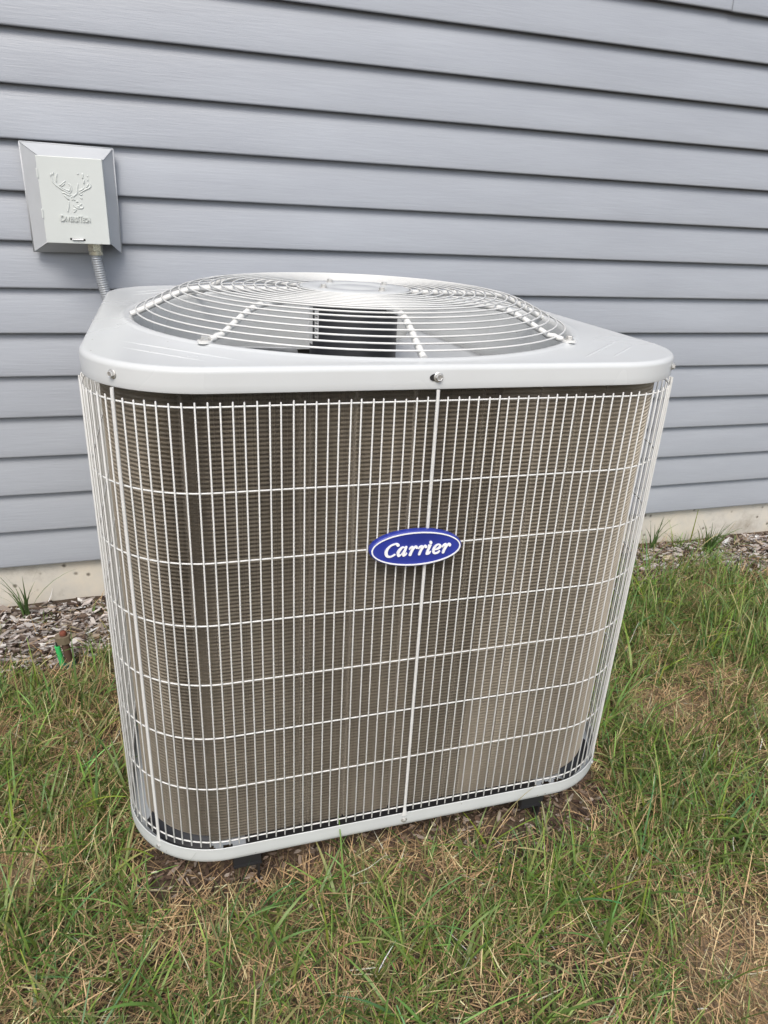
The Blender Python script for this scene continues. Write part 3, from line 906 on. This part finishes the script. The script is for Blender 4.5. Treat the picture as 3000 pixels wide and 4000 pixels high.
# embossed deer head and name
m = MB()
for st in DEER:
    pts = [np.array(p, float) for p in st]; sm = []
    for i in range(len(pts) - 1):
        p0 = pts[max(0, i - 1)]; p1 = pts[i]; p2 = pts[i + 1]; p3 = pts[min(len(pts) - 1, i + 2)]
        for t in (0, 0.25, 0.5, 0.75):
            sm.append(0.5 * (2 * p1 + (p2 - p0) * t + (2 * p0 - 5 * p1 + 4 * p2 - p3) * t * t + (3 * p1 - p0 - 3 * p2 + p3) * t ** 3))
    sm.append(pts[-1])
    rr = [0.0016 * (0.55 + 0.45 * math.sin(PI * min(1, max(0, (i + 1) / (len(sm) + 1))))) for i in range(len(sm))]
    m.tube([(-0.447 + p[0] * 1e-4 + 0.455, -0.0759, 0.846 + p[1] * 1e-4 - 0.742) for p in sm], rr, 8)
m.obj('deer_emboss', M_BOX, cover, True)
def text_mesh(name, pieces, mat, extr):
    """pieces: (text, x, z, size)"""
    bmx = bmesh.new()
    for (tx, x, z, size, wid) in pieces:
        cu = bpy.data.curves.new('t', 'FONT'); cu.body = tx; cu.size = size; cu.extrude = extr; cu.offset = size * 0.03; cu.resolution_u = 3
        tmp = bpy.data.objects.new('t', cu); COL.objects.link(tmp)
        dg = bpy.context.evaluated_depsgraph_get()
        me = bpy.data.meshes.new_from_object(tmp.evaluated_get(dg))
        xsx = [v.co.x for v in me.vertices]; w0 = max(xsx) - min(xsx); mn = min(xsx)
        me.transform(Matrix.Translation((x, z, 0)) @ Matrix.Scale(wid / w0, 4, (1, 0, 0)) @ Matrix.Translation((-mn, 0, 0)))
        bmx.from_mesh(me)
        bpy.data.objects.remove(tmp, do_unlink=True); bpy.data.curves.remove(cu); bpy.data.meshes.remove(me)
    me = bpy.data.meshes.new(name); bmx.to_mesh(me); bmx.free(); me.materials.append(mat)
    return me
tm = text_mesh('name_emboss', [('D', -0.0284, 0, 0.0150, 0.0085), ('IVERSI', -0.0192, 0, 0.0118, 0.0235), ('T', 0.0046, 0, 0.0150, 0.0075), ('ECH', 0.0114, 0, 0.0118, 0.0136)], M_BOX, 0.0022)
link('name_emboss', tm, cover, (-0.447 + 0.455, -0.0760, 0.846 - 0.0380 - 0.742), (PI / 2, math.radians(1.0), 0))

# ---- flexible conduit with its fitting
cd = empty('flexible_conduit', (-0.4203, WALL_Y - 0.045, 0.768))
tag(cd, 'grey ribbed metal conduit running from the disconnect box down behind the air conditioner', 'conduit')
ctrl = [(-0.4203, 0.8833, 0.757), (-0.4200, 0.8833, 0.735), (-0.4165, 0.8830, 0.708), (-0.4100, 0.8820, 0.668), (-0.398, 0.8760, 0.610), (-0.372, 0.860, 0.545), (-0.335, 0.832, 0.500), (-0.300, 0.790, 0.490), (-0.290, 0.760, 0.490)]
pts = []
C_ = [np.array(c) for c in ctrl]
for i in range(len(C_) - 1):
    p0 = C_[max(0, i - 1)]; p1 = C_[i]; p2 = C_[i + 1]; p3 = C_[min(len(C_) - 1, i + 2)]
    for t in np.linspace(0, 1, 24, endpoint=False):
        pts.append(0.5 * (2 * p1 + (p2 - p0) * t + (2 * p0 - 5 * p1 + 4 * p2 - p3) * t * t + (3 * p1 - p0 - 3 * p2 + p3) * t ** 3))
pts = np.array(pts); L = np.concatenate([[0], np.cumsum(np.linalg.norm(np.diff(pts, axis=0), axis=1))])
ss = np.arange(0, L[-1], 0.0011)
pp = np.stack([np.interp(ss, L, pts[:, k]) for k in range(3)], 1)
co = np.array((-0.4203, WALL_Y - 0.045, 0.768))
rad = [0.0106 + 0.00045 * math.sin(2 * PI * s / 0.0046) for s in ss]
MB().tube([tuple(p - co) for p in pp], rad, 16).obj('sheath', M_FLEX, cd, True)
m = MB()
for z0, z1, r in ((-0.016, -0.0005, 0.0142), (-0.003, 0.003, 0.0160)):
    V = []; F = []
    for z in (z0, z1):
        for k in range(6): V.append((r * math.cos(k * PI / 3 + 0.3), r * math.sin(k * PI / 3 + 0.3), z))
    F = [(k, (k + 1) % 6, 6 + (k + 1) % 6, 6 + k) for k in range(6)] + [(5, 4, 3, 2, 1, 0), (6, 7, 8, 9, 10, 11)]
    m.add(V, F)
m.obj('fitting', M_BRASS, cd)
MB().lathe([(0.0125, -0.024), (0.0135, -0.0235), (0.0135, -0.0165), (0.0120, -0.016)], 20).obj('gland', M_BRASS, cd, True, 40)

# ================================================================ GROUND ROD BY THE WALL
gz0 = float(gh(-0.549, 0.657))
rod = empty('grounding_rod', (-0.549, 0.657, gz0 + 0.006), (math.radians(3), math.radians(-2.5), 0))
tag(rod, 'rusty brown grounding rod with bronze clamp and bright green wire in the mulch', 'rod')
MB().lathe([(0.0078, -0.04), (0.0080, 0.030), (0.0076, 0.076), (0.0070, 0.080), (0.0001, 0.081)], 16).obj('stake', M_RUST, rod, True, 40)
MB().lathe([(0.0001, 0.0870), (0.0048, 0.0862), (0.0070, 0.0835), (0.0076, 0.080), (0.0070, 0.078)], 12).obj('mushroomed_top', M_RUSTR, rod, True)
m = MB()
cl = [(-0.018, -0.003), (-0.012, -0.010), (0.002, -0.0115), (0.011, -0.008), (0.0125, 0.002), (0.006, 0.010), (-0.006, 0.0105), (-0.016, 0.006)]
V = [(x, y, z) for z in (0.058, 0.076) for x, y in cl]; n = 8
m.add(V, [(k, (k + 1) % n, n + (k + 1) % n, n + k) for k in range(n)] + [tuple(range(n, 2 * n)), tuple(range(n - 1, -1, -1))])
clamp = m.obj('clamp', M_CLAMP, rod)
MB().tube([(0.010, 0.0, 0.067), (0.024, 0.004, 0.071)], 0.0050, 6).obj('clamp_bolt', M_CLAMP, clamp)
MB().tube([(-0.0135, -0.006, -0.02), (-0.0140, -0.006, 0.02), (-0.0155, -0.0055, 0.054)], 0.0058, 12).obj('green_wire', M_GREEN, rod, True, 50)
MB().tube([(-0.0155, -0.0055, 0.054), (-0.0152, -0.005, 0.064)], 0.0030, 8).obj('bare_wire', M_DARK, rod, True, 50)
V = []; F = []; n = 20
for z, s_ in ((-0.03, 1.0), (0.006, 1.0), (0.0085, 0.95), (0.0085, 0.6)):
    for k in range(n):
        a = 2 * PI * k / n
        V.append((-0.003 + 0.0165 * s_ * math.cos(a), -0.003 + 0.0115 * s_ * math.sin(a), z + 0.0025 * math.cos(a) * 1.0))
for i in range(3):
    for k in range(n): F.append((i * n + k, i * n + (k + 1) % n, i * n + n + (k + 1) % n, i * n + n + k))
link('sleeve', mk('sleeve', V, F, M_TEAL, True, 50), rod)

# ================================================================ VEGETATION AND MULCH
def blade_arrays(x, y, z, L, W, az, lean, curl, segs, c0, c1, cut, twist):
    """curved tapering strips; returns V, F, col"""
    n = len(x); lv = segs + 1
    V = np.zeros((n, lv, 2, 3)); C = np.zeros((n, lv, 2, 3))
    px, py, pz = x.copy(), y.copy(), z.copy()
    dl = L / segs
    for i in range(lv):
        t = i / segs
        a = lean + curl * t
        if i:
            px = px + np.sin(a) * np.cos(az) * dl; py = py + np.sin(a) * np.sin(az) * dl; pz = pz + np.cos(a) * dl
        w = W * (0.75 + 0.25 * np.sin(PI * min(1, t * 1.6 + 0.1))) * (1 - (1 - cut) * t ** 2.2)
        sa = az + PI / 2 + twist * (t - 0.3)
        sx, sy = np.cos(sa) * w / 2, np.sin(sa) * w / 2
        sz = np.sin(twist * 2.0 + 1.0) * w * 0.22
        V[:, i, 0] = np.stack([px - sx, py - sy, pz - sz], 1); V[:, i, 1] = np.stack([px + sx, py + sy, pz + sz], 1)
        k = t ** 1.2
        C[:, i, 0] = C[:, i, 1] = c0 * (1 - k) + c1 * k
    b = (np.arange(n)[:, None] * lv * 2 + np.arange(segs)[None] * 2).ravel()
    F = np.stack([b, b + 1, b + 3, b + 2], 1)
    return V.reshape(-1, 3), F, C.reshape(-1, 3)

def scatter(n, x0, x1, y0, y1, prob):
    out = []; tot = 0
    while tot < n:
        x = rng.uniform(x0, x1, n); y = rng.uniform(y0, y1, n)
        k = rng.uniform(0, 1, n) < prob(x, y)
        out.append(np.stack([x[k], y[k]], 1)); tot += k.sum()
    o = np.concatenate(out)[:n]
    return o[:, 0], o[:, 1]

def wallcut(x, y): return y < 0.935

# green blades grow in small tufts
def green_set(n, box, inner=None):
    def pr(x, y):
        p = greenness(x, y) ** 1.3 * (1 - 0.90 * mulchness(x, y)) * wallcut(x, y)
        p = np.where(footprint(x, y, -0.005), 0, p)
        if inner is not None: p = np.where((x > inner[0]) & (x < inner[1]) & (y > inner[2]) & (y < inner[3]), 0, p)
        return p
    tx, ty = scatter(n // 7, *box, pr)
    k = rng.integers(0, len(tx), n)
    x = tx[k] + rng.normal(0, 0.009, n); y = ty[k] + rng.normal(0, 0.009, n)
    taz = rng.uniform(0, 2 * PI, len(tx)); tl = rng.uniform(0.6, 1.25, len(tx)); th_ = rng.normal(0, 1, len(tx))
    az = taz[k] + rng.normal(0, 0.9, n)
    ok = ~footprint(x, y, 0.004) & (y < 0.93)
    x, y, az, k = x[ok], y[ok], az[ok], k[ok]; n = len(x)
    L = np.clip(rng.gamma(6, 0.0082, n), 0.016, 0.130) * tl[k]
    W = 0.0013 + 0.0034 * rng.beta(1.4, 2.6, n)
    lean = np.abs(rng.normal(0.45, 0.33, n)); curl = np.abs(rng.normal(0.75, 0.55, n))
    hue = np.clip(th_[k] * 0.35 + rng.normal(0, 0.6, n), -1.6, 1.6)[:, None]
    br = np.exp(rng.normal(-0.05, 0.40, n))[:, None]
    mid = np.array([0.092, 0.172, 0.030]); yel = np.array([0.060, 0.030, 0.002])
    c = np.clip((mid + yel * hue * 0.55) * br, 0.008, 0.45)
    c0 = c * 0.75 + np.array([0.075, 0.068, 0.028]); c1 = c * 1.12
    tip = rng.uniform(0, 1, n) < 0.16
    c1 = np.where(tip[:, None], np.array([0.40, 0.33, 0.17]) * rng.uniform(0.6, 1.1, n)[:, None], c1)
    return blade_arrays(x, y, gh(x, y) - 0.003, L, W, az, lean, curl, 5, c0, c1, np.where(rng.uniform(0, 1, n) < 0.5, 0.45, 0.10), rng.normal(0, 0.7, n))

def join(parts):
    V = []; F = []; C = []; o = 0
    for v, f, c in parts: V.append(v); F.append(f + o); C.append(c); o += len(v)
    return np.concatenate(V), np.concatenate(F), np.concatenate(C)

NEAR = (-0.95, 1.75, -0.60, 0.93)
WIDE = (-2.6, 3.6, -2.2, 0.93)
def long_set(n, box):
    def pr(x, y):
        p = greenness(x, y) ** 1.6 * (1 - 0.93 * mulchness(x, y)) * wallcut(x, y)
        return np.where(footprint(x, y, 0.012), 0, p)
    tx, ty = scatter(n // 5, *box, pr)
    k = rng.integers(0, len(tx), n)
    x = tx[k] + rng.normal(0, 0.007, n); y = ty[k] + rng.normal(0, 0.007, n)
    ok = ~footprint(x, y, 0.010) & (y < 0.92); x, y, k = x[ok], y[ok], k[ok]; n = len(x)
    taz = rng.uniform(0, 2 * PI, len(tx))
    az = taz[k] + rng.normal(0, 1.1, n)
    L = np.clip(rng.normal(0.098, 0.030, n), 0.05, 0.19); W = 0.0022 + 0.0036 * rng.beta(1.4, 2.6, n)
    lean = np.abs(rng.normal(0.38, 0.28, n)); curl = np.abs(rng.normal(0.95, 0.55, n))
    hue = np.clip(rng.normal(0, 0.7, n), -1.6, 1.6)[:, None]; br = np.exp(rng.normal(0, 0.26, n))[:, None]
    c = np.clip((np.array([0.120, 0.212, 0.040]) + np.array([0.045, 0.022, -0.012]) * hue) * br, 0.01, 0.5)
    c0 = c * 0.7 + np.array([0.06, 0.06, 0.02]); c1 = c * 1.1
    tip = rng.uniform(0, 1, n) < 0.22
    c1 = np.where(tip[:, None], np.array([0.42, 0.35, 0.17]), c1)
    return blade_arrays(x, y, gh(x, y) - 0.003, L, W, az, lean, curl, 7, c0, c1, np.where(rng.uniform(0, 1, n) < 0.35, 0.5, 0.06), rng.normal(0, 0.8, n))
V, F, C = join([green_set(50000, NEAR), green_set(22000, WIDE, NEAR), long_set(5800, NEAR)])
lawn_g = link('grass', fast_mesh('grass', V, F, M_GRASS, C))
tag(lawn_g, 'green grass blades of the thin patchy lawn around the air conditioner', 'grass', kind='stuff')

def straw_set(n, box, inner=None):
    def pr(x, y):
        p = (1 - 0.93 * mulchness(x, y)) * (1 - 0.10 * np.clip(dryness(x, y), 0, 1)) * (0.75 + 0.25 * vnoise(x, y, 14.0, 8.0)) * wallcut(x, y)
        p = np.where(footprint(x, y, -0.02), 0.03, p)
        if inner is not None: p = np.where((x > inner[0]) & (x < inner[1]) & (y > inner[2]) & (y < inner[3]), 0, p)
        return p
    x, y = scatter(n, *box, pr)
    L = np.clip(rng.gamma(4, 0.0095, n), 0.012, 0.10); W = rng.uniform(0.0008, 0.0023, n)
    lean = rng.normal(1.42, 0.30, n); curl = rng.normal(0.1, 0.35, n)
    up = rng.uniform(0, 1, n) < 0.10
    lean = np.where(up, rng.uniform(0.2, 1.0, n), lean)
    az = 3.0 * vnoise(x, y, 6.0, 9.0) + rng.normal(0, 0.9, n) + PI * (rng.uniform(0, 1, n) < 0.5)
    z = gh(x, y) + rng.uniform(0.000, 0.011, n)
    t = rng.uniform(0, 1, n)[:, None]; br = np.exp(rng.normal(0, 0.45, n))[:, None]
    c = (np.array([0.56, 0.40, 0.225]) * (1 - t) + np.array([0.34, 0.215, 0.11]) * t) * br
    gr = rng.uniform(0, 1, n)[:, None] < 0.14
    c = np.where(gr, np.array([0.16, 0.17, 0.065]) * br, c)
    c = np.clip(c, 0.01, 0.70)
    return blade_arrays(x, y, z, L, W, az, lean, curl, 2, c * 0.9, c, 0.3, rng.normal(0, 0.5, n))
V, F, C = join([straw_set(100000, NEAR), straw_set(50000, WIDE, NEAR)])
straw = link('dead_grass', fast_mesh('dead_grass', V, F, M_STRAW, C))
tag(straw, 'tan dead grass and clippings lying between the green blades', 'dead grass', kind='stuff')

# bark mulch
def chip_set(n, box, smin, smax, prob, pal, zlift):
    x, y = scatter(n, *box, prob)
    a = smin + (smax - smin) * rng.beta(1.3, 3.2, n); b = a * rng.uniform(0.14, 0.42, n); h = rng.uniform(0.0005, 0.0016, n)
    ang = np.array([0.0, 0.9, 2.1, 3.1, 4.1, 5.4])[None] + rng.normal(0, 0.22, (n, 6))
    rr = rng.uniform(0.72, 1.1, (n, 6))
    lx = a[:, None] / 2 * np.cos(ang) * rr; ly = b[:, None] / 2 * np.sin(ang) * rr
    yaw = rng.uniform(0, 2 * PI, n)
    yaw = np.where(rng.uniform(0, 1, n) < 0.45, rng.normal(0.1, 0.35, n), yaw)
    tx = rng.normal(0, 0.22, n); ty = rng.normal(0, 0.35, n)
    z = gh(x, y) + zlift + rng.uniform(0, 0.012, n)
    def place(lz):
        X = lx; Y = ly; Zl = lz[:, None] + X * tx[:, None] + Y * ty[:, None] + rng.normal(0, 0.0004, X.shape)
        cx_, sx_ = np.cos(yaw)[:, None], np.sin(yaw)[:, None]
        return np.stack([x[:, None] + X * cx_ - Y * sx_, y[:, None] + X * sx_ + Y * cx_, z[:, None] + Zl], -1)
    top = place(h); bot = place(-h)
    Vc = np.concatenate([top, bot], 1).reshape(-1, 3)
    o = (np.arange(n) * 12)[:, None, None]
    T = [(0, 1, 2), (0, 2, 3), (0, 3, 4), (0, 4, 5)]
    for k in range(6):
        k2 = (k + 1) % 6
        T += [(k, 6 + k, 6 + k2), (k, 6 + k2, k2)]
    Fc = (np.array(T)[None] + o).reshape(-1, 3)
    pal = np.array(pal); pk = pal[rng.integers(0, len(pal), n)] * np.exp(rng.normal(0, 0.25, n))[:, None]
    Cc = np.repeat(np.clip(pk, 0.01, 0.6), 12, axis=0)
    return Vc, Fc, Cc
GREY = [(0.38, 0.34, 0.32), (0.50, 0.46, 0.43), (0.20, 0.165, 0.145), (0.11, 0.078, 0.060), (0.075, 0.052, 0.042), (0.24, 0.20, 0.17), (0.33, 0.27, 0.21), (0.50, 0.47, 0.45), (0.34, 0.31, 0.295)]
BROWN = [(0.10, 0.065, 0.048), (0.075, 0.05, 0.038), (0.15, 0.10, 0.072), (0.22, 0.165, 0.125), (0.30, 0.25, 0.21), (0.055, 0.038, 0.03)]
pw = lambda x, y: np.where((y > 0.55) & ~footprint(x, y, -0.03), mulchness(x, y), 0) * (y < 0.925)
pu = lambda x, y: np.where(y < 0.55, mulchness(x, y), 0)
parts = [chip_set(9000, (-1.6, 2.6, 0.5, 0.93), 0.010, 0.055, pw, GREY, -0.001), chip_set(6000, (-1.6, 2.6, 0.5, 0.93), 0.005, 0.018, pw, GREY, 0.0),
         chip_set(7000, (-0.45, 0.45, -0.16, 0.55), 0.006, 0.028, pu, BROWN, -0.001), chip_set(1200, (-1.0, 1.6, -0.5, 0.9), 0.005, 0.016, lambda x, y: 0.25 * (1 - footprint(x, y)), BROWN, 0.0)]
V, F, C = join(parts)
mul = link('bark_mulch', fast_mesh('bark_mulch', V, F, M_CHIP, C, False))
tag(mul, 'grey-brown bark mulch chips along the foundation and under the air conditioner', 'mulch', kind='stuff')

# single tufts against the foundation
def tuft(name, x, y, n, h, spread, label, seed):
    r2 = np.random.default_rng(seed)
    az = r2.uniform(0, 2 * PI, n); L = h * r2.uniform(0.55, 1.1, n)
    bxx = r2.normal(0, 0.006, n); byy = r2.normal(0, 0.004, n)
    lean = np.abs(r2.normal(0.10, 0.10, n)) * 1.0; curl = np.abs(r2.normal(spread, spread * 0.6, n))
    az = np.where(np.sin(az) > 0.3, -az, az)
    c = np.array([0.11, 0.20, 0.05]) * np.exp(r2.normal(0, 0.25, n))[:, None]
    V, F, C = blade_arrays(bxx, byy, np.full(n, -0.004), L, r2.uniform(0.003, 0.0052, n), az, lean, curl, 6, c * 0.8 + 0.02, c * 1.1, 0.08, r2.normal(0, 0.5, n))
    t = empty('grass_tuft', (x, y, float(gh(x, y))))
    tag(t, label, 'grass tuft', 'grass tufts against the foundation')
    link('blades', fast_mesh('blades', V, F, M_GRASS, C), t)
tuft('grass_tuft', -0.668, 0.885, 20, 0.165, 0.55, 'tall thin grass tuft against the foundation left of the air conditioner', 1)
tuft('grass_tuft', 1.125, 0.900, 14, 0.160, 0.45, 'small upright grass tuft against the foundation just right of the air conditioner', 2)
tuft('grass_tuft', 1.300, 0.850, 46, 0.135, 0.55, 'thick grass clump growing in mulch by the foundation near the right edge', 3)
